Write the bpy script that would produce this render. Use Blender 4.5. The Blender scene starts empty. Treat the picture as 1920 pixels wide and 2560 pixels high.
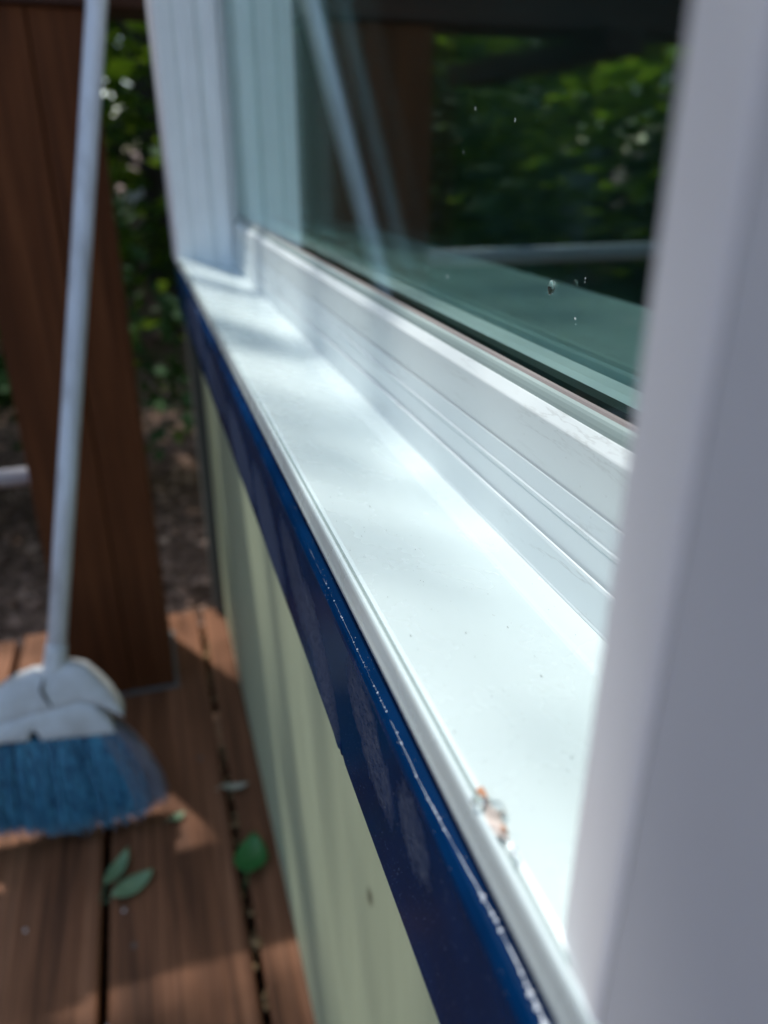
import bpy, bmesh, math, random
from math import sin, cos, radians, pi, sqrt
from mathutils import Vector, Matrix, noise
random.seed(11)
S = bpy.context.scene
COL = S.collection

# ------------------------------------------------------------------ camera
# the world origin is the lens; the deck surface lies 0.75 m below it
ZD = -0.75
cd = bpy.data.cameras.new('camera'); cam = bpy.data.objects.new('camera', cd); COL.objects.link(cam)
cam.location = (0, 0, 0)
cam.rotation_euler = (radians(90 - 24.4), 0, radians(-16.8))
cd.sensor_fit = 'VERTICAL'; cd.sensor_height = 36; cd.sensor_width = 27
cd.lens = 1960 / 2560 * 36
cd.clip_start = 0.005; cd.clip_end = 300
cd.dof.use_dof = True; cd.dof.focus_distance = 0.200; cd.dof.aperture_fstop = 9.2
S.camera = cam

# ------------------------------------------------------------------ world, sun, exposure
EL = 62
SH = Vector((-0.49, 0.87, 0)).normalized()
SUN = Vector((SH.x * cos(radians(EL)), SH.y * cos(radians(EL)), sin(radians(EL))))
w = bpy.data.worlds.new('World'); S.world = w; w.use_nodes = True
wn = w.node_tree; wn.nodes.clear()
sk = wn.nodes.new('ShaderNodeTexSky'); sk.sky_type = 'NISHITA'; sk.sun_disc = False
sk.sun_elevation = radians(EL); sk.sun_rotation = math.atan2(SH.x, SH.y)
bg = wn.nodes.new('ShaderNodeBackground'); bg.inputs[1].default_value = 0.15
wo = wn.nodes.new('ShaderNodeOutputWorld')
wn.links.new(sk.outputs[0], bg.inputs[0]); wn.links.new(bg.outputs[0], wo.inputs[0])
sl = bpy.data.lights.new('sun', 'SUN'); sl.energy = 2.0; sl.angle = radians(0.7); sl.color = (1, .975, .93)
so = bpy.data.objects.new('sun', sl); COL.objects.link(so)
so.rotation_euler = (-SUN).to_track_quat('-Z', 'Y').to_euler()
S.view_settings.view_transform = 'Standard'; S.view_settings.look = 'None'
S.view_settings.exposure = 1.1; S.view_settings.gamma = 1; S.view_settings.use_curve_mapping = False
S.cycles.use_denoising = True
S.cycles.max_bounces = 10; S.cycles.transparent_max_bounces = 16
S.cycles.sample_clamp_indirect = 6

# ------------------------------------------------------------------ helpers
def tag(o, label=None, cat=None, group=None, kind=None):
    if label: o['label'] = label
    if cat: o['category'] = cat
    if group: o['group'] = group
    if kind: o['kind'] = kind
    return o

def empty(name, loc=(0, 0, 0)):
    o = bpy.data.objects.new(name, None); o.location = loc; COL.objects.link(o); o.empty_display_size = .05
    return o

Q = 1.40            # the window was measured in units in which its sill lies 66 mm below the lens
WQ = []
def to_size(*objs):
    for o in objs:
        o.data.transform(Matrix.Scale(Q, 4))
def mesh_obj(name, verts, faces, mat, parent=None, smooth=False, bevel=0, seg=2):
    me = bpy.data.meshes.new(name)
    me.from_pydata([tuple(v) for v in verts], [], faces); me.update()
    bm = bmesh.new(); bm.from_mesh(me); bmesh.ops.recalc_face_normals(bm, faces=bm.faces)
    if bevel:
        bmesh.ops.bevel(bm, geom=list(bm.edges), offset=bevel, segments=seg, profile=.5, affect='EDGES', clamp_overlap=True)
    bm.to_mesh(me); bm.free()
    if smooth:
        for p in me.polygons: p.use_smooth = True
    if mat: me.materials.append(mat)
    o = bpy.data.objects.new(name, me); COL.objects.link(o)
    if parent:
        o.parent = parent
        o.location = -Vector(world_loc(parent))
    return o

def world_loc(p):
    v = Vector(p.location)
    while p.parent:
        p = p.parent; v += Vector(p.location)
    return v

def boxvf(x0, x1, y0, y1, z0, z1, off=0):
    v = [(x, y, z) for x in (x0, x1) for y in (y0, y1) for z in (z0, z1)]
    f = [(0, 1, 3, 2), (4, 6, 7, 5), (0, 4, 5, 1), (2, 3, 7, 6), (0, 2, 6, 4), (1, 5, 7, 3)]
    return v, [tuple(i + off for i in q) for q in f]

def box(name, x0, x1, y0, y1, z0, z1, mat, parent=None, bevel=0, seg=2):
    v, f = boxvf(x0, x1, y0, y1, z0, z1)
    return mesh_obj(name, v, f, mat, parent, bevel=bevel, seg=seg)

def boxes(name, L, mat, parent=None):
    V = []; F = []
    for b in L:
        v, f = boxvf(*b, off=len(V)); V += v; F += f
    return mesh_obj(name, V, F, mat, parent)

def extr_y(name, prof, y0, y1, mat, parent=None, ny=1, wob=None):
    """closed profile in (x, z) swept along y; wob(i, y) may shift a vertex"""
    n = len(prof); V = []; F = []
    for k in range(ny + 1):
        y = y0 + (y1 - y0) * k / ny
        for i, (x, z) in enumerate(prof):
            dx, dz = wob(i, y) if wob else (0, 0)
            V.append((x + dx, y, z + dz))
    for k in range(ny):
        for i in range(n):
            j = (i + 1) % n
            F.append((k * n + i, k * n + j, (k + 1) * n + j, (k + 1) * n + i))
    F.append(tuple(range(n))); F.append(tuple(range(ny * n, ny * n + n)))
    return mesh_obj(name, V, F, mat, parent)

def extr_z(name, prof, z0, z1, mat, parent=None):
    n = len(prof); V = [(x, y, z0) for x, y in prof] + [(x, y, z1) for x, y in prof]
    F = [(i, (i + 1) % n, n + (i + 1) % n, n + i) for i in range(n)] + [tuple(range(n)), tuple(range(n, 2 * n))]
    return mesh_obj(name, V, F, mat, parent)

def tube(pts, radii, seg=12, caps=True):
    V = []; F = []; prev = None
    for k, p in enumerate(pts):
        p = Vector(p)
        t = (Vector(pts[min(k + 1, len(pts) - 1)]) - Vector(pts[max(k - 1, 0)])).normalized()
        a = t.orthogonal().normalized() if prev is None else (prev - t * prev.dot(t)).normalized()
        prev = a; b = t.cross(a)
        for s in range(seg):
            an = 2 * pi * s / seg
            V.append(p + (a * cos(an) + b * sin(an)) * radii[k])
    for k in range(len(pts) - 1):
        for s in range(seg):
            s2 = (s + 1) % seg
            F.append((k * seg + s, k * seg + s2, (k + 1) * seg + s2, (k + 1) * seg + s))
    if caps:
        F.append(tuple(range(seg))); F.append(tuple(range((len(pts) - 1) * seg, len(pts) * seg)))
    return V, F

def tube_obj(name, pts, radii, mat, parent=None, seg=14):
    V, F = tube(pts, radii, seg); return mesh_obj(name, V, F, mat, parent, smooth=True)

def join(parts):
    V = []; F = []
    for v, f in parts:
        o = len(V); V += list(v); F += [tuple(i + o for i in q) for q in f]
    return V, F

def blob(c, r, seed=0, amp=.12, nu=12, nv=8):
    V = []; F = []
    c = Vector(c)
    for j in range(nv + 1):
        th = pi * j / nv
        for i in range(nu):
            ph = 2 * pi * i / nu
            d = Vector((sin(th) * cos(ph), sin(th) * sin(ph), cos(th)))
            k = 1 + amp * noise.noise(d * 1.7 + Vector((seed, seed * .37, 0)))
            V.append(c + Vector((d.x * r[0], d.y * r[1], d.z * r[2])) * k)
    for j in range(nv):
        for i in range(nu):
            i2 = (i + 1) % nu
            F.append((j * nu + i, j * nu + i2, (j + 1) * nu + i2, (j + 1) * nu + i))
    return V, F

# ------------------------------------------------------------------ materials
class M:
    def __init__(s, name):
        s.m = bpy.data.materials.new(name); s.m.use_nodes = True
        s.t = s.m.node_tree; s.n = s.t.nodes; s.l = s.t.links
        s.b = s.n['Principled BSDF']; s.out = s.n['Material Output']
    def node(s, typ, ins=None, **props):
        x = s.n.new(typ)
        for k, v in props.items(): setattr(x, k, v)
        for k, v in (ins or {}).items():
            if isinstance(v, bpy.types.NodeSocket): s.l.new(v, x.inputs[k])
            else: x.inputs[k].default_value = v
        return x
    def coords(s, scale=(1, 1, 1)):
        g = s.node('ShaderNodeNewGeometry')
        mp = s.node('ShaderNodeMapping', {'Vector': g.outputs['Position'], 'Scale': scale})
        return mp.outputs[0]
    def objc(s, scale=(1, 1, 1)):
        g = s.node('ShaderNodeTexCoord')
        return s.node('ShaderNodeMapping', {'Vector': g.outputs['Object'], 'Scale': scale}).outputs[0]
    def noise(s, vec, scale, detail=4, rough=.5, dist=0):
        return s.node('ShaderNodeTexNoise', {'Vector': vec, 'Scale': scale, 'Detail': detail, 'Roughness': rough, 'Distortion': dist}).outputs[0]
    def ramp(s, fac, stops):
        r = s.node('ShaderNodeValToRGB', {'Fac': fac}); e = r.color_ramp.elements
        while len(e) < len(stops): e.new(.5)
        for i, (p, c) in enumerate(stops):
            e[i].position = p; e[i].color = (*c, 1) if len(c) == 3 else c
        return r.outputs[0]
    def rng(s, v, a, b, c, d):
        return s.node('ShaderNodeMapRange', {0: v, 1: a, 2: b, 3: c, 4: d}).outputs[0]
    def math(s, op, a, b=0.0, c=None):
        x = s.n.new('ShaderNodeMath'); x.operation = op
        for i, v in enumerate((a, b) if c is None else (a, b, c)):
            if isinstance(v, bpy.types.NodeSocket): s.l.new(v, x.inputs[i])
            else: x.inputs[i].default_value = v
        return x.outputs[0]
    def mix(s, fac, a, b):
        x = s.n.new('ShaderNodeMix'); x.data_type = 'RGBA'
        for k, v in ((0, fac), (6, a), (7, b)):
            if isinstance(v, bpy.types.NodeSocket): s.l.new(v, x.inputs[k])
            else: x.inputs[k].default_value = v if not isinstance(v, tuple) else (*v, 1)
        return x.outputs[2]
    def set(s, k, v):
        if isinstance(v, bpy.types.NodeSocket): s.l.new(v, s.b.inputs[k])
        else: s.b.inputs[k].default_value = (*v, 1) if isinstance(v, tuple) and len(v) == 3 else v
        return s
    def bump(s, h, strength=.3, dist=.001):
        b = s.node('ShaderNodeBump', {'Height': h, 'Strength': strength, 'Distance': dist})
        s.l.new(b.outputs[0], s.b.inputs['Normal']); return s

def simple(name, col, rough=.5, spec=.5):
    m = M(name); m.set('Base Color', col).set('Roughness', rough).set('Specular IOR Level', spec); return m.m

def vinyl_mat(name, base, rough, dirt=True, sill=False):
    m = M(name)
    p = m.coords()
    big = m.noise(m.coords((40, 9, 40)), 1.0, 4)
    c = m.mix(m.rng(big, .35, .7, 0, 1), base, tuple(x * .955 for x in base))
    if dirt:
        # grey specks and faint wandering water lines dried on the plastic
        sp = m.noise(m.coords((1, .8, 1)), 900, 2)
        c = m.mix(m.rng(sp, .735, .76, 0, .3), c, (.25, .23, .2))
        ln = m.noise(m.coords((30, 7, 75)), 1.0, 6, .62, .6)
        iso = m.math('ABSOLUTE', m.math('SUBTRACT', ln, .5))
        area = m.rng(m.noise(m.coords((30, 16, 30)), 1.0, 2), .42, .6, 0, 1)
        f = m.math('MULTIPLY', m.rng(iso, .0, .012, 1, 0), area)
        c = m.mix(m.math('MULTIPLY', f, .30 if not sill else .0), c, (.22, .21, .19))
    m.set('Base Color', c)
    m.set('Roughness', m.rng(m.noise(p, 55, 3), .3, .7, rough * .85, rough * 1.2))
    m.bump(m.noise(p, 260, 2), .03, .0004)
    return m.m

VINYL = vinyl_mat('white_vinyl', (.60, .685, .67), .26, sill=True)
SASHV = vinyl_mat('white_vinyl_weathered', (.60, .645, .635), .38)
TRACKV = vinyl_mat('grey_white_vinyl_track', (.60, .655, .66), .36)
JAMBV = vinyl_mat('white_vinyl_jamb', (.88, .90, .89), .35, dirt=False)
GASKET = simple('brown_gasket', (.20, .17, .16), .55)
SPACER = simple('pale_spacer', (.75, .82, .78), .4)
SEAL = simple('dark_sealant', (.03, .05, .045), .5)
CASING = M('grey_casing_paint')
CASING.set('Base Color', CASING.mix(CASING.rng(CASING.noise(CASING.coords(), 30, 3), .3, .7, 0, 1), (.62, .63, .65), (.585, .595, .615))).set('Roughness', .5)
CASING.bump(CASING.noise(CASING.coords(), 500, 2), .05, .0004); CASING = CASING.m

# blue paint with dusty scuffed patches
def ell(m, pos, cy, cz, ry, rz, ang, soft=.25):
    rz = rz * 1.45
    sp = m.node('ShaderNodeSeparateXYZ', {0: pos})
    y = m.math('SUBTRACT', sp.outputs[1], cy); z = m.math('SUBTRACT', sp.outputs[2], cz)
    ca, sa = cos(ang), sin(ang)
    a = m.math('DIVIDE', m.math('ADD', m.math('MULTIPLY', y, ca), m.math('MULTIPLY', z, sa)), ry)
    b = m.math('DIVIDE', m.math('SUBTRACT', m.math('MULTIPLY', z, ca), m.math('MULTIPLY', y, sa)), rz)
    d = m.math('SQRT', m.math('ADD', m.math('MULTIPLY', a, a), m.math('MULTIPLY', b, b)))
    return m.rng(d, 1 - soft, 1 + soft * .2, 1, 0)
m = M('navy_gloss_paint')
geo = m.node('ShaderNodeMapping', {'Vector': m.node('ShaderNodeNewGeometry').outputs['Position'], 'Scale': (1 / 1.4,) * 3}).outputs[0]
warp = m.node('ShaderNodeVectorMath', {0: m.node('ShaderNodeTexNoise', {'Vector': geo, 'Scale': 330, 'Detail': 6, 'Roughness': .7}).outputs[1], 1: (.5, .5, .5)}, operation='SUBTRACT').outputs[0]
wp = m.node('ShaderNodeVectorMath', {0: geo, 1: m.node('ShaderNodeVectorMath', {0: warp, 'Scale': .0085}, operation='SCALE').outputs[0]}, operation='ADD').outputs[0]
patches = [(.139, -.0990, .020, .0062, .55), (.100, -.0885, .0155, .0050, .35), (.0772, -.0868, .0075, .0044, .4),
           (.165, -.093, .022, .006, .3), (.21, -.100, .03, .009, .25), (.275, -.098, .04, .008, .1), (.36, -.094, .05, .008, .0), (.47, -.09, .07, .010, 0)]
mask = None
for q in patches:
    e = ell(m, wp, *q)
    mask = e if mask is None else m.math('MAXIMUM', mask, e)
grain = m.rng(m.noise(m.coords((1, .4, 1)), 1100, 5, .75), .38, .62, .1, 1)
mk = m.math('MULTIPLY', m.math('MULTIPLY', mask, grain), .72)
blue = m.mix(m.rng(m.noise(m.coords(), 45, 3), .35, .7, 0, 1), (.0002, .014, .052), (.0003, .020, .074))
c = m.mix(mk, blue, (.085, .098, .14))
dust = m.rng(m.noise(m.coords((1, .9, 1)), 2300, 1), .755, .79, 0, .8)
c = m.mix(dust, c, (.5, .5, .48))
m.set('Base Color', c).set('Roughness', m.rng(mk, 0, .5, .2, .62)).set('Specular IOR Level', .03)
m.bump(m.noise(m.coords((1, .25, 1)), 320, 3), .10, .0006)
BLUE = m.m

m = M('sage_siding_paint')
g1 = m.noise(m.coords((3, 26, 2.2)), 1.0, 4, .6)
c = m.mix(m.rng(g1, .3, .7, 0, 1), (.46, .52, .35), (.41, .465, .31))
st = ell(m, geo if False else m.node('ShaderNodeNewGeometry').outputs['Position'], .277, -.349, .0055, .007, .6, .7)
c = m.mix(m.math('MULTIPLY', st, .75), c, (.06, .055, .03))
m.set('Base Color', c).set('Roughness', .55)
m.bump(m.noise(m.coords((1, 9, 1.2)), 6, 4), .2, .004)
SIDING = m.m

def wood_mat(name, dark, mid, light, rough=.6, axis=1):
    m = M(name)
    sc = [38, 38, 38]; sc[axis] = 1.6
    v = m.objc(tuple(sc))
    oi = m.node('ShaderNodeObjectInfo').outputs['Random']
    off = m.node('ShaderNodeCombineXYZ', {0: m.math('MULTIPLY', oi, 19.0), 1: m.math('MULTIPLY', oi, 7.0), 2: 0.0}).outputs[0]
    v = m.node('ShaderNodeVectorMath', {0: v, 1: off}, operation='ADD').outputs[0]
    g = m.noise(v, 1.0, 7, .68, .7)
    c = m.ramp(g, [(.28, dark), (.5, mid), (.72, light)]); m.set('Specular IOR Level', .22)
    sc2 = [160, 160, 160]; sc2[axis] = 3
    fine = m.noise(m.objc(tuple(sc2)), 1, 3)
    c = m.mix(m.rng(fine, .5, .64, 0, .55), c, dark)
    c = m.mix(m.rng(m.noise(m.objc((5, 5, 5)), 1, 3), .45, .75, 0, .5), c, tuple(x * .6 for x in mid))
    m.set('Base Color', c).set('Roughness', rough)
    m.bump(m.math('ADD', g, fine), .5, .003)
    return m.m
DECKW = wood_mat('red_brown_deck_stain', (.055, .023, .011), (.20, .082, .038), (.32, .145, .075))
POSTW = wood_mat('dark_red_brown_stain', (.060, .018, .005), (.118, .037, .011), (.17, .058, .020), .75, 2)
BEAMW = wood_mat('dark_red_brown_stain_beam', (.035, .014, .009), (.07, .028, .016), (.10, .045, .026), .6, 0)
PIPE = M('galvanised_pipe'); PIPE.set('Base Color', (.62, .63, .68)).set('Metallic', .1).set('Roughness', PIPE.rng(PIPE.noise(PIPE.coords(), 60, 3), .3, .7, .3, .5)); PIPE = PIPE.m
HANDLE = M('handle_enamel')
HANDLE.set('Base Color', HANDLE.mix(HANDLE.rng(HANDLE.noise(HANDLE.coords((60, 60, 12)), 1, 4), .45, .7, 0, .7), (.68, .72, .78), (.45, .46, .48))).set('Roughness', .4)
HANDLE = HANDLE.m
CAPM = M('grey_white_plastic')
CAPM.set('Base Color', CAPM.mix(CAPM.rng(CAPM.noise(CAPM.coords((30, 30, 30)), 1, 5), .4, .75, 0, .7), (.62, .64, .66), (.36, .34, .31))).set('Roughness', .45)
CAPM = CAPM.m
m = M('blue_bristle')
sp = m.node('ShaderNodeSeparateXYZ', {0: m.node('ShaderNodeNewGeometry').outputs['Position']})
tip = m.rng(m.math('ADD', sp.outputs[2], m.math('MULTIPLY', m.noise(m.coords(), 60, 2), .03)), -.730, -.690, 1, 0)
hue = m.noise(m.coords((330, 330, 9)), 1, 3)
c = m.mix(m.rng(hue, .42, .60, 0, 1), (.004, .09, .20), (.06, .32, .50))
m.set('Base Color', m.mix(m.math('MULTIPLY', tip, .6), c, (.15, .22, .26))).set('Roughness', .45)
BRIST = m.m
PALEB = simple('clear_grey_bristle', (.22, .22, .27), .4)

def leaf_mat(name, cols, trans=.5):
    m = M(name)
    oi = m.noise(m.objc((7, 7, 7)), 1, 2)
    fine = m.noise(m.objc((60, 60, 60)), 1, 2)
    c = m.ramp(m.math('ADD', m.math('MULTIPLY', oi, .6), m.math('MULTIPLY', fine, .4)), [(.32, cols[0]), (.5, cols[1]), (.68, cols[2])])
    m.set('Base Color', c).set('Roughness', .65).set('Specular IOR Level', .18)
    tr = m.node('ShaderNodeBsdfTranslucent', {0: m.mix(.5, c, (.30, .44, .02))})
    mx = m.node('ShaderNodeMixShader', {0: trans, 1: m.b.outputs[0], 2: tr.outputs[0]})
    m.l.new(mx.outputs[0], m.out.inputs[0]); return m.m
LEAF = leaf_mat('leaf_green', [(.03, .075, .010), (.07, .14, .016), (.15, .24, .025)])
LEAFD = leaf_mat('leaf_dark_green', [(.010, .035, .010), (.02, .06, .015), (.04, .09, .02)], .22)
LEAFY = leaf_mat('leaf_yellow_green', [(.08, .16, .01), (.20, .32, .018), (.36, .46, .03)], .65)
BARK = M('bark'); BARK.set('Base Color', BARK.ramp(BARK.noise(BARK.coords((14, 14, 2.5)), 1, 6, .7), [(.3, (.012, .010, .008)), (.7, (.07, .055, .045))])).set('Roughness', .9)
BARK.bump(BARK.noise(BARK.coords((20, 20, 3)), 1, 6), .8, .02); BARK = BARK.m
m = M('leaf_mulch_ground')
c = m.ramp(m.noise(m.coords(), 22, 8, .7), [(.3, (.045, .024, .013)), (.5, (.16, .09, .055)), (.7, (.30, .18, .12))])
m.set('Base Color', c).set('Roughness', .9); m.bump(m.noise(m.coords(), 30, 6), .9, .03)
GROUND = m.m
m = M('dry_leaf')
c = m.ramp(m.noise(m.coords(), 18, 3), [(.3, (.08, .042, .025)), (.5, (.23, .13, .085)), (.7, (.45, .29, .20))])
m.set('Base Color', c).set('Roughness', .8); DRY = m.m
GLEAF = M('fallen_leaf_pale_green'); GLEAF.set('Base Color', GLEAF.mix(GLEAF.noise(GLEAF.coords(), 90, 3), (.10, .19, .09), (.20, .30, .16))).set('Roughness', .5); GLEAF = GLEAF.m
DLEAF = M('fallen_leaf_deep_green'); DLEAF.set('Base Color', DLEAF.mix(DLEAF.noise(DLEAF.coords(), 90, 3), (.015, .11, .02), (.03, .17, .035))).set('Roughness', .45); DLEAF = DLEAF.m
PALE = simple('dry_pale_debris', (.36, .34, .24), .8)
AMBER = simple('amber_debris', (.20, .12, .05), .8)

# glass: outer clear green-tinted pane, inner low-e pane with a strong mirror image
def glass(name, f0, gain, tcol, gcol):
    m = M(name)
    fa = m.node('ShaderNodeLayerWeight', {'Blend': .5}).outputs['Facing']
    fac = m.math('MULTIPLY', m.math('ADD', m.math('MULTIPLY', m.math('POWER', fa, 5.0), .96), .045), gain)
    tr = m.node('ShaderNodeBsdfTransparent', {0: (*tcol, 1)})
    gl = m.node('ShaderNodeBsdfGlossy', {0: (*gcol, 1), 1: 0.0})
    mx = m.node('ShaderNodeMixShader', {0: fac, 1: tr.outputs[0], 2: gl.outputs[0]})
    m.l.new(mx.outputs[0], m.out.inputs[0]); return m.m
GLASS1 = glass('clear_glass', 0.0, 1.3, (.91, .98, .965), (.88, 1, .97))

m = M('clear_water')
m.set('Base Color', (1, 1, 1)).set('Roughness', .02).set('IOR', 1.33).set('Transmission Weight', 1.0)
WATER = m.m
SCREW = simple('dull_screw_head', (.10, .08, .07), .5, .4)
GLINTM = simple('pale_ridge_glint', (.50, .55, .60), .22)  # pale colour stands in for sun glints along the blue ridge
WSPOT = simple('dried_water_spot', (.75, .78, .74), .5)
RUST = simple('orange_dirt', (.50, .24, .13), .7)
DARKSP = simple('dark_grit', (.05, .045, .04), .8)
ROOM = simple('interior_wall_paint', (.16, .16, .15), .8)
STOOL = simple('interior_stool_paint', (.80, .82, .78), .5)

# ------------------------------------------------------------------ ground
def ground():
    n = 60; V = []; F = []
    def g(t): return (abs(t) ** 2.2) * (1 if t > 0 else -1)
    for j in range(n + 1):
        for i in range(n + 1):
            x = g(i / n * 2 - 1) * 120; y = g(j / n * 2 - 1) * 120 + 2
            d = sqrt(x * x + (y - 2) ** 2)
            z = -1.02 + .05 * noise.noise(Vector((x * .6, y * .6, 0))) + max(0, d - 9) * .015
            V.append((x, y, z))
    for j in range(n):
        for i in range(n):
            a = j * (n + 1) + i; F.append((a, a + 1, a + n + 2, a + n + 1))
    o = mesh_obj('ground', V, F, GROUND, smooth=True); tag(o, 'brown mulch covered ground beyond the end of the deck', kind='structure')
ground()

def litter():
    V = []; F = []; rnd = random.Random(3)
    for k in range(9000):
        y = 1.30 + abs(rnd.gauss(0, 1)) * 2.2
        x = rnd.uniform(-.9, .25) * (y * .8 + .3)
        s = rnd.uniform(.008, .026); a = rnd.uniform(0, 2 * pi); t = rnd.uniform(-.7, .7)
        z = -1.02 + .05 * noise.noise(Vector((x * .6, y * .6, 0))) + rnd.uniform(0, .022)
        u = Vector((cos(a), sin(a), sin(t) * .7)) * s; v = Vector((-sin(a), cos(a), rnd.uniform(-.5, .5))) * s * rnd.uniform(.35, .8)
        c = Vector((x, y, z)); o = len(V)
        V += [c - u, c + v, c + u, c - v]; F.append((o, o + 1, o + 2, o + 3))
    o = mesh_obj('leaf_litter', V, F, DRY); tag(o, 'brown dry leaves scattered over the ground past the deck', 'leaf litter', kind='stuff')
litter()

# ------------------------------------------------------------------ deck (a part of the setting)
deck = empty('deck', (0, 0, ZD)); tag(deck, 'stained red brown wooden deck of long planks along the house wall', kind='structure')
edges = [.0370, -.1130]
gap = .0095; pw = .1405
xs = [(.0370, .1790)]
x = .0370 - gap
rnd = random.Random(5)
while x > -2.4:
    xs.append((x - pw, x)); x -= pw + gap
for (a, b) in xs:
    ny = 24; prof = []
    y0, y1 = -1.6, 1.262 + rnd.uniform(-.006, .008); th = .026
    e = .0022
    prof = [(a, -th), (a, -e), (a + e, 0), ((a + b) / 2, .0006), (b - e, 0), (b, -e), (b, -th)]
    sd = rnd.uniform(0, 50)
    o = extr_y('plank', [(px, pz + ZD) for px, pz in prof], y0, y1, DECKW, deck, ny,
               lambda i, y, sd=sd: (.0012 * noise.noise(Vector((y * 2, sd, 0))), .0012 * noise.noise(Vector((y * 3, sd, i)))))
for jy in (.875, 1.240, .61, .44):
    for (a, b) in xs[1:4]:
        for q in (.028, .112):
            px_ = a + q + rnd.uniform(-.003, .003)
            V, F = tube([(px_, jy, ZD - .004), (px_, jy, ZD - .0002), (px_, jy, ZD + .0003)], [.0036, .0036, .0030], 10)
            mesh_obj('screw', V, F, SCREW, deck)
boxes('joist', [(-2.5, .07, y, y + .038, ZD - .20, ZD - .027) for y in (-1.2, -.75, -.3, .13, .42)], POSTW, deck)
for y in (.86, 1.222):
    box('joist', -2.5, .07, y, y + .036, ZD - .2, ZD - .027, POSTW, deck)

# ------------------------------------------------------------------ house
house = empty('house', (.076, 0, ZD)); tag(house, 'sage green house wall with white framed window and blue trim under the sill', 'house')
YN, YF = .0437, .61
WX = .076
boxes('siding', [(WX, WX + .10, -2.2, 1.262, ZD - .3, -.112), (WX, WX + .10, -2.2, 1.262, 1.36, 2.6),
                 (WX, WX + .10, -2.2, .046, -.112, 1.36), (WX, WX + .10, .90, 1.262, -.112, 1.36)], SIDING, house)
box('corner_board', .061, .18, 1.2425, 1.345, ZD - .27, 2.6, simple('dark_grey_trim_paint', (.09, .095, .085), .6), house, bevel=.002)
boxes('rear_wall', [(.10, 3.4, 1.35, 1.45, -1.05, 2.6)], SIDING, house)
# blue board under the sill
def bl(i, y):
    dx = dz = 0
    if i in (0, 1):
        dz = .0006 * noise.noise(Vector((y * 14, 3, 0)))
        if i == 1:
            d = (y - .1205)
            dz += .0011 * math.exp(-(d / .0016) ** 2) - .0009 * math.exp(-((y - .1245) / .0022) ** 2)
    if i in (3, 4, 5): dx = .00018 * noise.noise(Vector((y * 40, i, 0)))
    return dx, dz
trim = extr_y('sill_trim', [(.078, -.1095), (.0275, -.1095), (.0275, -.0800), (.0276, -.0790), (.0280, -.0782), (.0284, -.0777), (.0300, -.0770), (.0302, -.0735), (.0325, -.0735), (.0325, -.0795), (.078, -.0795)],
              -.06, .66, BLUE, house, 360, bl)
for p in trim.data.polygons:
    p.use_smooth = False
# paint ridge along the blue board's top edge, its sun glints painted pale
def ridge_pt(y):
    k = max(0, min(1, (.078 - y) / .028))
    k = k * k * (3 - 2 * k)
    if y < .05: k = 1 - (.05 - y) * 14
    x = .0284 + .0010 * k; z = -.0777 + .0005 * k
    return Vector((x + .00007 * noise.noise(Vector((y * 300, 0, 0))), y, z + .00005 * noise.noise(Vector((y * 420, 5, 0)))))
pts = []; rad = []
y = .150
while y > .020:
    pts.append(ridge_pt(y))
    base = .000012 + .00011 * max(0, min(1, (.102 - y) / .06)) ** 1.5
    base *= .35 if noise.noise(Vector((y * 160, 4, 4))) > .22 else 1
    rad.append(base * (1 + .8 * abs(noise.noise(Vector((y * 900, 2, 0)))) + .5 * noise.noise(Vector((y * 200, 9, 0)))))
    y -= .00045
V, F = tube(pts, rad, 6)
ridge = mesh_obj('paint_ridge', V, F, GLINTM, trim, smooth=True)
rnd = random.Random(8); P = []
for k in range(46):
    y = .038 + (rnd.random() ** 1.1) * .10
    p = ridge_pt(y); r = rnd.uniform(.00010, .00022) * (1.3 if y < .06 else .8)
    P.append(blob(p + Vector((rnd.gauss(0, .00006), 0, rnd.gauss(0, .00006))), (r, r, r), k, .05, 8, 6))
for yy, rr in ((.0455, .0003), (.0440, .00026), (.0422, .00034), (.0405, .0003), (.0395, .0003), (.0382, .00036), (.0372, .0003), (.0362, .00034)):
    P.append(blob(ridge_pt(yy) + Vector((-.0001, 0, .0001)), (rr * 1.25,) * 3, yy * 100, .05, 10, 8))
V, F = join(P); o = mesh_obj('glint_bead', V, F, simple('pale_bead_glint', (.75, .8, .85), .08), trim, smooth=True); o['kind'] = 'stuff'; bead = o  # pale beads stand in for the bright glints on the ridge
# little drip left on the lower edge
V, F = blob((.0279, .1212, -.1082), (.0006, .0010, .0022), 4, .2); drip = mesh_obj('paint_drip', V, F, BLUE, trim, smooth=True)
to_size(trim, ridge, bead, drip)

# grey casings at both ends of the window
cs1 = extr_z('casing', [(.0283, -.110), (.0283, .0335), (.0290, .0343), (.078, .0343), (.078, -.110)], -.30, .98, CASING, house)
cs2 = extr_z('casing', [(.0283, .6155), (.0275, .618), (.0275, .680), (.078, .680), (.078, .6155)], -.0725, .98, CASING, house)

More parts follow.
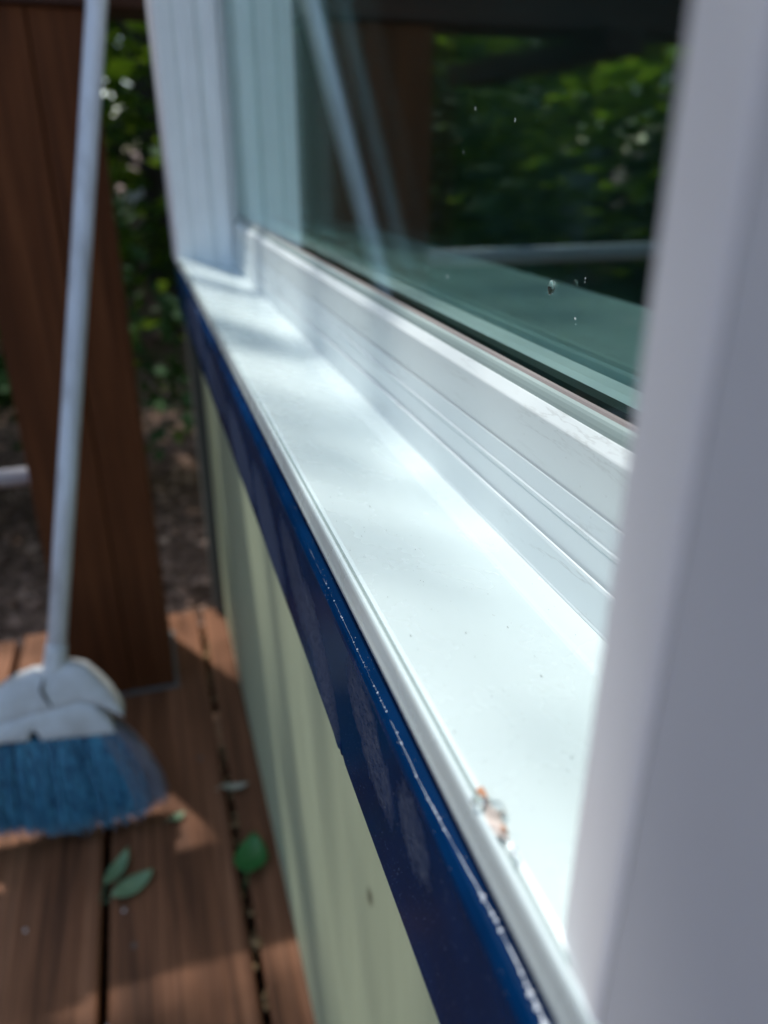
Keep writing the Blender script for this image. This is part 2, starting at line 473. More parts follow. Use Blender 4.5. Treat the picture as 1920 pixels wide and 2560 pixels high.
# window sill and frame -- profile of the white sill, looked at along the wall
mm = .001
sill = [(28.6, -72.6), (28.3, -71.2), (28.4, -69.9), (28.4, -66.9), (28.5, -66.2), (28.7, -65.85), (29.0, -65.7), (29.2, -65.8), (29.35, -66.2), (29.42, -67.3), (29.8, -67.3), (29.95, -66.2),
        (30.6, -66.0), (60.6, -74.1), (61.3, -74.15), (62.2, -73.95), (66.9, -73.9), (67.3, -73.9), (67.3, -79), (33, -79), (33, -75)]
track = [(67.35, -78.5), (67.35, -73.7), (67.5, -73.4), (67.55, -66.3), (67.7, -65.7), (67.95, -65.55), (68.15, -65.9), (68.25, -67.4), (68.5, -67.4), (68.6, -65.0), (68.75, -60.6), (68.6, -60.2), (68.62, -59.5), (68.8, -59.25), (69.0, -59.4),
         (69.05, -60.0), (69.15, -59.4), (69.25, -55.2), (69.35, -55.0), (69.45, -55.4), (69.5, -57.5), (92, -57.5), (92, -78.5)]
wt = extr_y('window_track', [(a * mm, b * mm) for a, b in track], .0345, .6150, TRACKV, house)
ws = extr_y('window_sill', [(a * mm, b * mm) for a, b in sill], .0345, .6150, VINYL, house)
jf = [(.0290, .6148), (.0292, .6108), (.0300, .6100), (.0400, .6100), (.0406, .6122), (.0445, .6122), (.0450, .6100), (.0545, .6100), (.0552, .6128), (.0620, .6128), (.0625, .6112),
      (.0680, .6112), (.0682, .6180), (.0900, .6180), (.0900, .6500), (.0780, .6500), (.0780, .6148)]
wj = extr_z('window_jamb', jf, -.0765, .92, JAMBV, house)
jn = [(.0290, .0346), (.0288, .0352), (.0289, .0362), (.0303, .0430), (.0310, .0437), (.0390, .0437), (.0400, .0420), (.0550, .0420), (.0556, .0437), (.0680, .0437), (.0684, .038), (.0900, .038), (.0900, .0346)]
wk = extr_z('window_jamb', jn, -.0765, .92, vinyl_mat('white_vinyl_near_jamb', (.90, .90, .91), .42, dirt=False), house)
wh = box('window_head', .029, .095, .0346, .615, .92, .975, JAMBV, house, bevel=.001)
# the sash with its insulating glass
sash = [(69.75, -57.0), (69.75, -45.5), (69.8, -45.05), (69.98, -44.75), (71.6, -43.05), (71.8, -42.95), (72.0, -43.05), (72.0, -50), (88.4, -50), (88.4, -39.0), (89.5, -38.6), (92.2, -38.7), (92.6, -39.4), (92.6, -56.0)]
sa = extr_y('sash_rail', [(a * mm, b * mm) for a, b in sash], .0442, .6175, SASHV, house)
gb = extr_y('glazing_bead', [(a * mm, b * mm) for a, b in [(72.05, -49), (72.05, -42.2), (72.25, -41.3), (72.55, -40.75), (73.3, -40.45), (73.3, -49)]], .050, .610, simple('grey_green_bead', (.30, .37, .35), .4), sa)
gk = extr_y('gasket', [(a * mm, b * mm) for a, b in [(73.35, -40.5), (73.75, -40.05), (74.28, -39.85), (74.28, -49.5), (73.35, -49.5)]], .050, .6110, GASKET, sa)
se = extr_y('sealant', [(a * mm, b * mm) for a, b in [(76.6, -49.5), (76.6, -39.9), (79.6, -39.9), (79.6, -49.5)]], .05, .6110, SEAL, sa)
sp = extr_y('spacer_bar', [(a * mm, b * mm) for a, b in [(79.7, -49.5), (79.7, -39.9), (82.0, -39.5), (85.9, -39.5), (85.9, -49.5)]], .05, .6110, SPACER, sa)
ss = extr_z('sash_stile', [(.0698, .6178), (.0698, .6096), (.0703, .6090), (.0735, .6090), (.0742, .6098), (.0742, .6178)], -.0425, .90, SASHV, house)
s2 = extr_z('sash_stile', [(.0886, .6178), (.0886, .6090), (.0900, .6080), (.0920, .6080), (.0926, .6178)], -.0386, .90, SASHV, house)
s3 = extr_z('spacer_bar', [(.0768, .6170), (.0768, .6105), (.0857, .6105), (.0857, .6170)], -.0392, .90, SPACER, ss)
s4 = extr_z('sash_stile', [(.0698, .0442), (.0698, .062), (.0740, .066), (.0742, .0442)], -.0425, .90, SASHV, house)
sh = box('sash_rail', .0700, .0742, .067, .607, .86, .90, SASHV, house, bevel=.001)
g1 = box('glass_pane', .0743, .0765, .0505, .6175, -.0492, .8995, GLASS1, house)
g2 = box('glass_pane', .0860, .0882, .0505, .6175, -.0492, .8995, GLASS1, house)
to_size(cs1, cs2, ws, wt, wj, wk, wh, sa, gb, gk, se, sp, ss, s2, s3, s4, sh, g1, g2)
# inside: room and stool
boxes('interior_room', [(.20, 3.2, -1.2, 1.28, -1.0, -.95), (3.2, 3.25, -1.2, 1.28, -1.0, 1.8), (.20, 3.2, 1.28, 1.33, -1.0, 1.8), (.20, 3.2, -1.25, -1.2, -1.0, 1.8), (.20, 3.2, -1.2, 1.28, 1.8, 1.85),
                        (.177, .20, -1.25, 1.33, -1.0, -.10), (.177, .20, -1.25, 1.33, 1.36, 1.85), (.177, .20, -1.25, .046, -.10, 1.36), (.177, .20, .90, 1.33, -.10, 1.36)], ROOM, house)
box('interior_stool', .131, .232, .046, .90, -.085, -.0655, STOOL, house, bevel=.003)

# ------------------------------------------------------------------ railing at the end of the deck
rail = empty('deck_railing', (-.095, 1.125, ZD)); tag(rail, 'dark brown stained post and beam railing with grey pipe rails at the deck end', 'railing')
def pb(i, y): return 0, 0
# post made of two boards side by side
box('post', -.1705, -.0835, 1.05, 1.20, ZD, .1465, POSTW, rail, bevel=.002)
box('post', -.0822, -.0215, 1.051, 1.20, ZD, .1465, POSTW, rail, bevel=.002)
box('beam', -3.2, .0495, 1.043, 1.14, .147, .28, BEAMW, rail, bevel=.003)
box('cross_joist', -.42, -.365, .975, 1.5, .115, .1462, BEAMW, rail, bevel=.002)
tube_obj('pipe_rail', [(-3.2, 1.115, -.405), (-.171, 1.115, -.405)], [.0125] * 2, PIPE, rail, 20)
tube_obj('pipe_rail', [(-3.2, 1.115, -.135), (-.171, 1.115, -.135)], [.0125] * 2, PIPE, rail, 20)
box('post', -2.10, -1.96, 1.05, 1.20, ZD, .1465, POSTW, rail, bevel=.002)
box('post_foot', -.176, -.016, 1.045, 1.205, ZD + .0005, ZD + .004, simple('grey_metal_foot', (.12, .14, .14), .5), rail)

# ------------------------------------------------------------------ broom
B = Vector((-.145, .83, -.53)); e1 = Vector((1, 0, 0)); e2 = Vector((0, .233, .972)).normalized(); en = e1.cross(e2) # en points to the viewer (-y)
if en.y > 0: en = -en
broom = empty('broom', (-.16, .79, ZD)); tag(broom, 'broom with blue bristles and grey handle leaning on the railing beam', 'broom')
Dh = Vector((.136, .16, .668))
hp = [B + Dh * t for t in (-.02, .3, .8, 1.4, 1.95)]
tube_obj('handle', hp, [.0108] * 5, HANDLE, broom, 20)
tube_obj('hanger_cap', [B + Dh * 1.95, B + Dh * 1.99, B + Dh * 2.02], [.0115, .0115, .006], CAPM, broom, 16)
tube_obj('socket', [B - Dh * .055 , B - Dh * .03, B + Dh * .012, B + Dh * .03], [.019, .0155, .0125, .0118], CAPM, broom, 18)
def loft(outline_f, a0, a1, na, thick_f, nb=10, name='shell', mat=CAPM, off=0.0):
    """a rounded shell: for each a the shape runs from lower(a) to upper(a), with a rounded front and back"""
    V = []; F = []; per = 2 * nb
    for i in range(na + 1):
        a = a0 + (a1 - a0) * i / na
        lo, up = outline_f(a)
        for j in range(per):
            t = j / per * 2 * pi
            b = (lo + up) / 2 + (up - lo) / 2 * (abs(cos(t)) ** .5) * (1 if cos(t) > 0 else -1)
            d = thick_f(a, (b - lo) / max(1e-5, up - lo)) * (abs(sin(t)) ** .5) * (1 if sin(t) > 0 else -1)
            V.append(B + (e1 * a + e2 * b) * .001 + en * (d + off) * .001)
    for i in range(na):
        for j in range(per):
            j2 = (j + 1) % per
            F.append((i * per + j, i * per + j2, (i + 1) * per + j2, (i + 1) * per + j))
    F.append(tuple(range(per))); F.append(tuple(range(na * per, na * per + per)))
    return mesh_obj(name, V, F, mat, broom, smooth=True)
def interp(tab, a):
    if a <= tab[0][0]: return tab[0][1]
    for (x0, y0), (x1, y1) in zip(tab, tab[1:]):
        if a <= x1: return y0 + (y1 - y0) * (a - x0) / (x1 - x0)
    return tab[-1][1]
up_t = [(-122, -64), (-110, -48), (-85, -30), (-62, -18), (-44, -9), (-24, -4), (-15, -6), (-8, -10), (0, -5), (17, -2), (32, -8), (45, -24), (55, -40), (63, -60), (66, -70)]
hood_low = [(-122, -72), (-90, -62), (-60, -60), (-10, -56), (20, -50), (40, -58), (55, -68), (66, -76)]
loft(lambda a: (interp(hood_low, a), interp(up_t, a)), -122, 66, 60, lambda a, t: 15 + 8 * (1 - t), name='hood')
lob_up = [(-118, -95), (-112, -72), (-90, -58), (-50, -50), (-22, -45), (-6, -44), (20, -45), (37, -54), (50, -73), (55, -91)]
lob_lo = [(-118, -97), (-100, -93), (-66, -82), (-38, -86), (-35, -75), (-29, -75), (-26, -88), (36, -94), (50, -94), (55, -92)]
loft(lambda a: (interp(lob_lo, a), interp(lob_up, a)), -118, 55, 90, lambda a, t: 17 + 3 * (1 - t), name='cap', off=3)
# crease between the two halves of the hood
tube_obj('seam', [B + (e1 * a + e2 * b) * .001 + en * .0215 for a, b in ((-12, -12), (-17, -24), (-14, -34), (-9, -46))], [.0009, .0016, .0016, .0008], DARKSP, broom, 8)
def strands(name, n, seed, mat, amin, amax, spread, lenf, rr, tilt=0):
    rnd = random.Random(seed); P = []
    for k in range(n):
        f = rnd.random(); a = amin + (amax - amin) * f
        q = (a + 32) / 86
        b0 = -86; off = rnd.uniform(-15, 15)
        at = -32 + q * spread + rnd.gauss(0, 3.5)
        bt = -lenf(at) + rnd.gauss(0, 3.5)
        ot = off * 1.3 + rnd.gauss(0, 3)
        p0 = B + (e1 * a + e2 * b0) * .001 + en * off * .001
        p2 = B + (e1 * at + e2 * bt) * .001 + en * ot * .001
        p2.z = max(p2.z, ZD + .003)
        bow = e1 * (q * rnd.uniform(4, 11)) * .001 + en * rnd.gauss(0, 2) * .001
        p1 = (p0 + p2) * .5 + bow
        pm = [p0, p0 * .375 + p1 * .75 - p2 * .125, p1, p2 * .375 + p1 * .75 - p0 * .125, p2]
        r = rr * rnd.uniform(.7, 1.2)
        P.append(tube(pm, [r, r, r, r * .9, r * .55], 4, False))
    V, F = join(P); o = mesh_obj(name, V, F, mat, broom); o['kind'] = 'stuff'; return o
strands('bristles', 2300, 2, BRIST, -114, 50, 118, lambda a: 207 - .0015 * (a - 20) ** 2, .00085)
strands('pale_bristles', 420, 3, PALEB, 34, 56, 128, lambda a: 203 - .0015 * (a - 20) ** 2, .0005)

# ------------------------------------------------------------------ small things on the deck
def leaf_obj(name, loc, L, W, rot, mat, label, fold=.3, curl=.2, cat='leaf', group=None, z=.002):
    V = []; n = 8
    for i in range(n + 1):
        t = i / n; wv = W * .5 * sin(pi * min(1, t * .96 + .02)) ** .75 * (1.1 - .35 * t)
        for s in (-1, -.5, 0, .5, 1):
            px = (t - .5) * L; py = s * wv
            pz = abs(s) * wv * fold + curl * L * (t - .5) ** 2 * 1.6
            V.append((px, py, pz + z))
    F = []
    for i in range(n):
        for j in range(4):
            a = i * 5 + j; F.append((a, a + 1, a + 6, a + 5))
    st, sf = tube([(-L * .5, 0, z + curl * L * .4), (-L * .62, .001, z + .002), (-L * .72, .003, z + .001)], [.0007, .0006, .0005], 6)
    V, F = join([(V, F), (st, sf)])
    me = bpy.data.meshes.new(name); me.from_pydata([tuple(v) for v in V], [], F); me.materials.append(mat)
    for p in me.polygons: p.use_smooth = True
    o = bpy.data.objects.new(name, me); COL.objects.link(o)
    o.location = loc; o.rotation_euler = (0, 0, rot)
    sd = o.modifiers.new('thickness', 'SOLIDIFY'); sd.thickness = .0004
    tag(o, label, cat, group); return o
leaf_obj('fallen_leaf', (-.1045, .709, ZD), .052, .020, radians(62), GLEAF, 'pale green leaf standing up over the gap between deck planks, left one of the pair', .7, .5)
leaf_obj('fallen_leaf', (-.088, .684, ZD), .050, .028, radians(28), GLEAF, 'pale green leaf lying flat just right of the plank gap, right one of the pair', .25, .3)
leaf_obj('fallen_leaf', (.0445, .682, ZD), .058, .042, radians(75), DLEAF, 'deep green broad leaf lying beside the sage wall', .28, .45, z=.004)
leaf_obj('fallen_leaf', (-.0345, .772, ZD), .020, .013, radians(20), GLEAF, 'tiny pale green leaf scrap in the sunny spot right of the broom', .5, .5)
leaf_obj('fallen_leaf', (.040, .800, ZD), .036, .013, radians(-8), PALE, 'dry tan curled leaf across the plank gap by the wall', .9, .6)
V = []; F = []; P = []; rnd = random.Random(21)
for k in range(110):
    y = rnd.uniform(.46, 1.2); s = rnd.uniform(.001, .0035)
    P.append(blob((.0333 + rnd.gauss(0, .0035), y, ZD - rnd.uniform(0.001, .008)), (s, s * rnd.uniform(.6, 2), s * .6), k, .5, 6, 4))
for (yy, xx, s) in ((.575, .036, .006), (.742, .034, .005), (.612, .0345, .004)):
    P.append(blob((xx, yy, ZD + .001), (s * .8, s, s * .5), yy * 50, .6, 8, 6))
V, F = join(P); o = mesh_obj('gap_debris', V, F, AMBER); tag(o, 'amber crumbs and plant bits caught in the plank gap near the wall', 'debris', kind='stuff')
P = []
for (xx, yy, s) in ((-.1985, .66, .002), (-.2305, .62, .002), (-.1135, .529, .0016), (-.1105, .538, .003), (-.215, .61, .002), (-.098, .655, .002)):
    P.append(blob((xx, yy, ZD + .0015), (s, s * 1.2, s * .7), yy * 90, .6, 8, 6))
V, F = join(P); P = P[:3] + P[5:]
V, F = join(P); o = mesh_obj('pale_debris', V, F, simple('pale_crumb', (.5, .44, .42), .8)); tag(o, 'small pale crumbs on the deck planks in the foreground', 'debris', kind='stuff')

# ------------------------------------------------------------------ drops and grit near the lens
def drop(name, c, r, mat, label, cat, seed=0, group=None, rot=0, amp=.1):
    V, F = blob((0, 0, 0), r, seed, amp, 20, 14)
    o = mesh_obj(name, V, F, mat, smooth=True); o.data.transform(Matrix.Scale(Q, 4)); o.location = Vector(c) * Q; o.rotation_euler = (rot, 0, 0); tag(o, label, cat, group); return o
drop('water_drop', (.0740, .1362, -.0225), (.0006, .0008, .0014), WATER, 'teardrop shaped water drop on the outside of the glass', 'water drop', 3, rot=.15)
drop('water_drop', (.0305, .0590, -.0655), (.0011, .0015, .0006), WATER, 'large round water drop on the white sill beside the lip', 'water drop', 5)
drop('water_drop', (.0290, .0600, -.0649), (.0008, .0007, .0005), WATER, 'small water drop on top of the sill lip next to the orange dirt', 'water drop', 6)
drop('water_drop', (.0297, .0530, -.0650), (.0005, .0007, .0005), WATER, 'bright small water drop in the groove of the sill nearest the grey jamb', 'water drop', 7)
drop('dirt_smear', (.0299, .0575, -.0659), (.0008, .0024, .0002), simple('peach_brown_dirt', (.62, .52, .45), .7), 'peach brown dirt smear in the groove around the water drops', 'dirt', 12, amp=.9)
drop('dirt_crumb', (.0299, .0610, -.0651), (.0005, .0009, .0004), RUST, 'orange dirt crumb on the sill above the large drop', 'dirt', 8, amp=.5)
drop('dirt_crumb', (.0303, .0560, -.0655), (.0003, .0004, .0003), RUST, 'small orange dirt crumb on the sill below the large drop', 'dirt', 9, amp=.5)
marks = [(.1845, .0076, .0006, 'white dot of dried water high on the glass near the right jamb'), (.2085, .0112 + .0, .0005, 'dried water fleck on the glass against the dark trees'),
         (.2155, .0011, .00035, 'tiny white fleck on the glass left of the middle'), (.2243, -.0322, .0007, 'dried white streak on the glass above the far part of the rail'),
         (.1491, -.0316, .0007, 'white crumbly water mark on the glass just below the teardrop'), (.1467, -.0230, .0004, 'thin white streak on the glass right of the teardrop')]
marks = [(a * .85, b * .85, c * .55, d) for a, b, c, d in marks]
for i, (yy, zz, s, lab) in enumerate(marks):
    P = []; rnd = random.Random(40 + i)
    for k in range(7):
        P.append(blob((.0742, yy + rnd.gauss(0, s * .4), zz + rnd.gauss(0, s * .9)), (.00006, s * rnd.uniform(.12, .3), s * rnd.uniform(.15, .6)), k + i, .4, 7, 5))
    V, F = join(P); o = mesh_obj('water_mark', V, F, WSPOT); to_size(o); tag(o, lab, 'water mark')
P = []; rnd = random.Random(77)
for k in range(150):
    y = .05 + rnd.random() ** 1.3 * .22; x_ = rnd.uniform(.031, .054); s = rnd.uniform(.000025, .00007) * (1 + y * 1.2)
    a = rnd.random()
    P.append(blob((x_, y, -.0659 - (x_ - .0306) * .27), (s, s * (1 if a < .85 else 4), s * .6), k, .4, 6, 4))
for k in range(60):
    y = .06 + rnd.random() * .2; s = rnd.uniform(.00003, .00008)
    x_, z_ = rnd.choice([(.0640, -.0739), (.0662, -.0739)])
    P.append(blob((x_ + rnd.uniform(-.0010, .0006), y, z_), (s, s, s * .6), k, .4, 6, 4))
V, F = join(P); o = mesh_obj('grit', V, F, DARKSP); to_size(o); tag(o, 'tiny dark grit specks sprinkled over the white sill', 'grit', kind='stuff')

# ------------------------------------------------------------------ plants and trees
def leaves_mesh(name, centers, mat, size, seed, squash=1.0, aspect=.55):
    rnd = random.Random(seed); V = []; F = []
    for (c, r, n) in centers:
        for k in range(n):
            d = Vector((rnd.gauss(0, 1), rnd.gauss(0, 1), rnd.gauss(0, 1) * squash)); d = d.normalized() * r * (rnd.random() ** .45)
            p = Vector(c) + d; s = size * rnd.uniform(.6, 1.3)
            u = Vector((rnd.gauss(0, 1), rnd.gauss(0, 1), rnd.gauss(0, .6))).normalized() * s
            v = u.cross(Vector((rnd.gauss(0, .6), rnd.gauss(0, .6), 1))).normalized() * s * aspect
            nn = u.cross(v).normalized() * s * .15
            o = len(V); V += [p - u, p + v + nn, p + u, p - v + nn]; F += [(o, o + 1, o + 2), (o, o + 2, o + 3)]
    me = bpy.data.meshes.new(name); me.from_pydata([tuple(v) for v in V], [], F); me.materials.append(mat); return me

def skeleton(h, r, seed, nl=7, lean=.06, spread=.9, start=.3):
    rnd = random.Random(seed); P = []; tips = []
    tp = []; x = y = 0
    for k in range(9):
        x += rnd.gauss(0, lean) * h * .1; y += rnd.gauss(0, lean) * h * .1; tp.append(Vector((x, y, h * k / 8)))
    P.append(tube(tp, [r * (1 - .75 * k / 8) for k in range(9)], 9))
    for k in range(nl):
        t = start + (1 - start) * (k + rnd.random()) / nl; i = min(7, int(t * 8)); b = tp[i].lerp(tp[i + 1], t * 8 - i)
        a = rnd.uniform(0, 2 * pi) + k * 2.4; L = h * .34 * spread * rnd.uniform(.7, 1.2) * (1.15 - t * .6)
        pts = [b]
        for q in range(1, 5):
            pts.append(b + Vector((cos(a), sin(a), .5 + .2 * q / 4)) * L * q / 4 + Vector((rnd.gauss(0, .04), rnd.gauss(0, .04), rnd.gauss(0, .03))) * L)
        P.append(tube(pts, [r * .38 * (1 - t * .5) * (1 - .8 * q / 4) for q in range(5)], 6))
        tips += pts[2:]
    tips.append(tp[-1]); return P, tips

def plant_proto(name, partn, h, r, seed, leafmat, lsize, nleaf, label, cat, crown_r, nl=7, start=.3, spread=.9):
    P, tips = skeleton(h, r, seed, nl, start=start, spread=spread)
    V, F = join(P); me = bpy.data.meshes.new(partn); me.from_pydata([tuple(v) for v in V], [], F); me.materials.append(BARK)
    for p in me.polygons: p.use_smooth = True
    lm = leaves_mesh('crown', [(t, crown_r, max(3, nleaf // len(tips))) for t in tips], leafmat, lsize, seed + 1, .7)
    return (name, partn, me, lm, cat)
def place(proto, loc, rot, sc, label, group, mat=None):
    name, partn, me, lm, cat = proto
    root = empty(name, loc); root.rotation_euler = (0, 0, rot); root.scale = (sc, sc, sc); tag(root, label, cat, group)
    a = bpy.data.objects.new(partn, me); COL.objects.link(a); a.parent = root
    b = bpy.data.objects.new('crown' if cat == 'tree' else 'foliage', lm); COL.objects.link(b); b.parent = root
    if mat:
        b.material_slots[0].link = 'OBJECT'; b.material_slots[0].material = mat
    return root
GZ = -1.03
T1 = plant_proto('tree', 'trunk', 6.5, .11, 1, LEAF, .075, 3400, '', 'tree', .8, 9)
T2 = plant_proto('tree', 'trunk', 8.0, .15, 2, LEAFD, .085, 3400, '', 'tree', 1.0, 10, .22)
T3 = plant_proto('tree', 'trunk', 5.0, .06, 3, LEAFY, .06, 2600, '', 'tree', .6, 8, .2)
S1 = plant_proto('shrub', 'stem', 1.3, .014, 4, LEAF, .042, 1500, '', 'shrub', .22, 12, .05, 1.3)
S2 = plant_proto('shrub', 'stem', 1.0, .012, 5, LEAFD, .038, 1500, '', 'shrub', .2, 12, .04, 1.5)
S3 = plant_proto('shrub', 'stem', 1.6, .016, 6, LEAFY, .045, 1300, '', 'shrub', .25, 11, .08, 1.2)
trees = [(T2, -.30, 8.2), (T1, .45, 7.4), (T2, -2.05, 8.4), (T1, -3.0, 8.9), (T3, -1.45, 9.6), (T3, -4.4, 7.6), (T2, -5.4, 8.2), (T1, .95, 9.4), (T2, -3.9, 10.6), (T1, -5.9, 10.2),
         (T2, -.9, 11.0), (T1, 1.9, 10.8), (T3, -2.4, 11.0), (T3, -6.6, 7.2), (T2, -8.6, 9.8), (T1, -7.4, 4.4), (T2, -8.5, 1.0), (T1, -7.2, -2.8), (T2, 3.0, 7.6), (T2, .20, 4.9), (T2, .07, 5.8)]
tl = ['tall dark leaved tree behind the railing post, seen in the gap left of the window', 'slim green tree nearest the house corner', 'tall dark leaved tree mirrored near the middle of the glass',
      'green tree mirrored in the glass right of the middle', 'small yellow green tree mirrored at the upper left of the glass', 'small yellow green tree mirrored beside the right jamb',
      'broad dark tree to the far right of the reflection', 'green tree behind the house corner', 'dark tree in the second row of the reflection', 'green tree in the second row toward the far left garden',
      'dark tree in the second row behind the post', 'green tree in the second row behind the house', 'yellow green sapling between the rows of trees', 'yellow green tree at the far left of the garden',
      'large dark tree in the back corner of the garden', 'green tree left of the deck', 'dark tree beside the deck', 'green tree behind the camera side of the garden', 'dark tree standing behind the house', 'slim dark trunk in the gap close to the window casing', 'slim dark trunk in the middle of the gap beside the post']
rnd = random.Random(9)
for (pr, x, y), lab in zip(trees, tl):
    place(pr, (x, y, GZ), rnd.uniform(0, 6.28), rnd.uniform(.85, 1.15) * (.45 if 'slim dark' in lab else 1), lab, 'trees around the garden')
shrubs = [(S2, -.33, 2.6), (S2, .50, 2.6), (S2, -.62, 2.35), (S1, -.95, 2.9), (S3, -1.45, 3.2), (S2, -1.9, 2.9), (S3, -1.25, 3.9), (S2, -2.5, 3.5), (S3, -2.2, 4.4), (S1, -3.0, 4.2), (S1, .62, 4.6), (S2, -.55, 4.4),
          (S1, -1.7, 5.4), (S3, -2.9, 5.6), (S1, -3.9, 5.4), (S2, -.7, 4.9), (S1, -4.6, 4.6), (S1, 1.3, 6.3), (S1, -2.3, 6.4), (S3, -3.6, 7.0), (S2, .95, 4.6), (S2, -.60, 6.2), (S3, -1.0, 7.4), (S2, -5.2, 6.0)]
kinds = {id(S1): 'green', id(S2): 'low dark green', id(S3): 'yellow green'}
where = ['just behind the railing post', 'beside the house corner', 'left of the post above the mulch', 'next to the pipe rail', 'behind the pipe rail', 'further left along the pipe rail', 'catching sun behind the first row of bushes',
         'at the left end of the first row', 'in sun behind the left bushes', 'under the small tree', 'behind the house corner bush', 'in the gap between the post and the house', 'under the tall dark tree',
         'between the two tree rows on the left', 'below the far left trees', 'behind the post in the second row', 'left of all the trees', 'behind the slim tree', 'in the middle of the second row',
         'far back in the left garden', 'against the back of the house', 'far behind the post', 'far back in the middle of the garden', 'at the far left edge']
for (pr, x, y), wh in zip(shrubs, where):
    place(pr, (x, y, GZ), rnd.uniform(0, 6.28), rnd.uniform(.8, 1.25) * (1.35 if pr is S3 else 1), kinds[id(pr)] + ' bush ' + wh, 'bushes beyond the deck')

# pale grey utility box among the bushes, seen mirrored in the glass
ub = empty('utility_box', (-1.86, 3.9, GZ)); tag(ub, 'pale grey utility box standing among the bushes', 'utility box')
gm = simple('pale_grey_metal', (.22, .27, .30), .45)
box('cabinet', -2.04, -1.70, 3.80, 4.00, GZ, GZ + 1.02, gm, ub, bevel=.01)
box('lid', -2.055, -1.685, 3.785, 4.015, GZ + 1.02, GZ + 1.06, gm, ub, bevel=.008)

for (x_, y_, r, lab) in ((.005, 7.2, .085, 'pale round stone added as a bright spot left in the gap beside the post'), (.135, 7.3, .10, 'larger pale stone added as a bright spot in the middle of the gap beside the post'), (.30, 7.0, .07, 'pale stone added as a bright spot close to the window casing in the gap'), (-.62, 6.2, .09, 'pale stone added as a bright spot among the mirrored bushes')):
    V, F = blob((0, 0, 0), (r * 1.2, r, r * .8), int(x_ * 100), .5, 16, 12)
    o = mesh_obj('stone', V, F, simple('limestone', (.62, .56, .48), .8), smooth=True); o.location = (x_, y_, -.34); tag(o, lab, 'stone', 'stones added as bright spots')  # added to give the bright blurred spots of distant sunlit ground
def bank():
    V = []; F = []; n = 24
    for i in range(n + 1):
        for j in range(n + 1):
            x_ = -1.6 + 2.6 * i / n; y_ = 5.6 + 3.0 * j / n
            q = max(0, 1 - ((x_ + .3) / 1.25) ** 4) * max(0, 1 - ((y_ - 7.1) / 1.45) ** 2)
            V.append((x_, y_, -1.09 + .70 * q ** .5 + .03 * noise.noise(Vector((x_ * 4, y_ * 4, 0)))))
    for i in range(n):
        for j in range(n):
            a = i * (n + 1) + j; F.append((a, a + 1, a + n + 2, a + n + 1))
    o = mesh_obj('bank', V, F, GROUND, smooth=True); tag(o, 'low mulch bank added to carry the bright spot stones', kind='structure')
bank()
# far wood: a thick belt of foliage that closes the view
def belt():
    rnd = random.Random(31); V = []; F = []
    for k in range(26000):
        a = rnd.uniform(-.75, pi * 1.25); r = rnd.uniform(12, 17); h = 7.5 * rnd.random() ** .8 * (1 + .25 * noise.noise(Vector((cos(a) * 3, sin(a) * 3, 0))))
        p = Vector((cos(a) * r, sin(a) * r + 1, GZ + h)); s = rnd.uniform(.14, .34)
        u = Vector((rnd.gauss(0, 1), rnd.gauss(0, 1), rnd.gauss(0, .7))).normalized() * s; v = u.cross(Vector((rnd.gauss(0, 1), rnd.gauss(0, 1), rnd.gauss(0, 1)))).normalized() * s * .6
        o = len(V); V += [p - u, p + v, p + u, p - v]; F.append((o, o + 1, o + 2, o + 3))
    o = mesh_obj('far_wood', V, F, LEAFD); tag(o, 'dense dark green wood closing the view behind the garden', 'wood', kind='stuff')
belt()

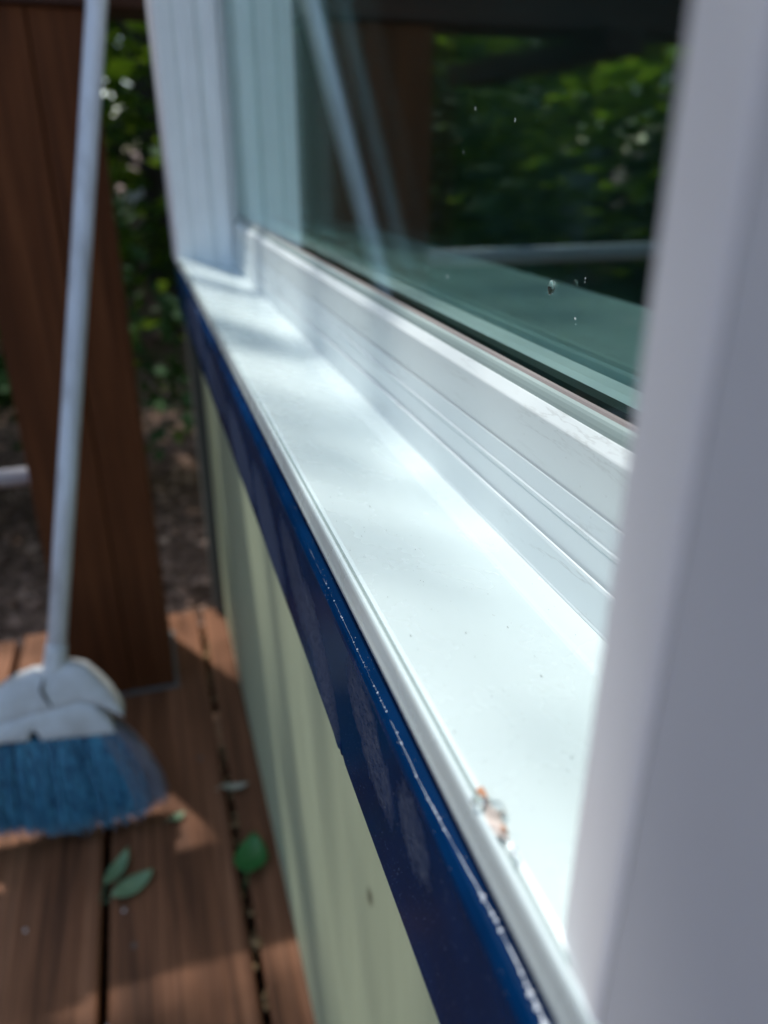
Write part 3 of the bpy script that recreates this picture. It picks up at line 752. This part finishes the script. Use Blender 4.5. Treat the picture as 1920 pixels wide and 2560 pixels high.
# unseen overhanging tree, its leaves placed to dapple and shade window and deck
KX, KY = -SUN.x / SUN.z, SUN.y / SUN.z      # shift per metre of height towards the sun: x - KX*h, y + KY*h
def dens(px, py):
    """how much foliage hangs between the sun and a point (px, py) of the sill plane"""
    if py < .040 and -.25 < px < .45: return .55  # thick leaves added to keep the sun off the near jamb
    if .005 < px < .14 and py < .98:
        d = 0.03 + .06 * max(0, .22 - py) / .2
        for (cx, cy, r, k) in ((.056, .47, .05, .21), (.050, .295, .042, .22), (.070, .19, .036, .22), (.045, .66, .04, .13), (.05, .13, .02, .08)):
            d = max(d, k * math.exp(-((px - cx) ** 2 + (py - cy) ** 2) / (r * r)))
        return d
    if -.10 <= px <= .05: return max(0, .16 + .95 * noise.noise(Vector((px * 15, py * 5, 2))))
    if px > .14: return .08
    if py < .80: return .90  # thick leaves added to darken the deck close to the lens
    if py < .86: return .6
    if py > .90: return .06
    if py > .60: return .30 + .3 * noise.noise(Vector((px * 7, py * 9, 1)))
    return .35
rnd = random.Random(50); V = []; F = []; H0 = -.093
for k in range(60000):
    px = rnd.uniform(-.95, .9); py = rnd.uniform(-1.2, 1.75)
    inner = -.55 < px < .40 and -.45 < py < 1.6
    d = dens(px, py)
    dd = d if inner else .16 + .30 * noise.noise(Vector((px * 2.2, py * 2.2, 7)))
    if rnd.random() > dd * (.62 if inner else .25): continue
    h = rnd.uniform(2.8, 4.4)
    s = rnd.uniform(.016, .03) if inner else rnd.uniform(.03, .06)
    p = Vector((px - KX * h, py + KY * h, H0 + h))
    u = Vector((rnd.gauss(0, 1), rnd.gauss(0, 1), rnd.gauss(0, .5))).normalized() * s; v = u.cross(Vector((rnd.gauss(0, .5), rnd.gauss(0, .5), 1))).normalized() * s * .55
    o = len(V); V += [p - u, p + v, p + u, p - v]; F.append((o, o + 1, o + 2, o + 3))
tr = empty('unseen_shade_tree', (-3.0, 3.4, GZ)); tag(tr, 'unseen overhanging tree left of the deck, leaves placed to shade window and deck', 'tree')
mesh_obj('crown', V, F, LEAF, tr)
P = [tube([(-3.0, 3.4, GZ), (-2.98, 3.35, .6), (-2.8, 3.2, 2.0), (-2.4, 2.8, 3.1), (-2.0, 2.4, 4.2)], [.12, .10, .085, .06, .03], 10)]
for (tx, ty, tz) in ((-.6, 1.2, 3.5), (-1.3, 2.8, 3.4), (-.9, 1.7, 4.1), (-1.6, .9, 3.3), (-.3, 2.3, 3.9), (-1.4, 1.8, 3.1)):
    a = Vector((-2.5, 2.9, 3.0)); b = Vector((tx, ty, tz)); mid = (a + b) / 2 + Vector((0, 0, .18))
    P.append(tube([a, a.lerp(mid, .5) + Vector((0, 0, .04)), mid, mid.lerp(b, .5) + Vector((0, 0, .03)), b], [.045, .035, .024, .015, .006], 6))
V, F = join(P); mesh_obj('trunk', V, F, BARK, tr, smooth=True)
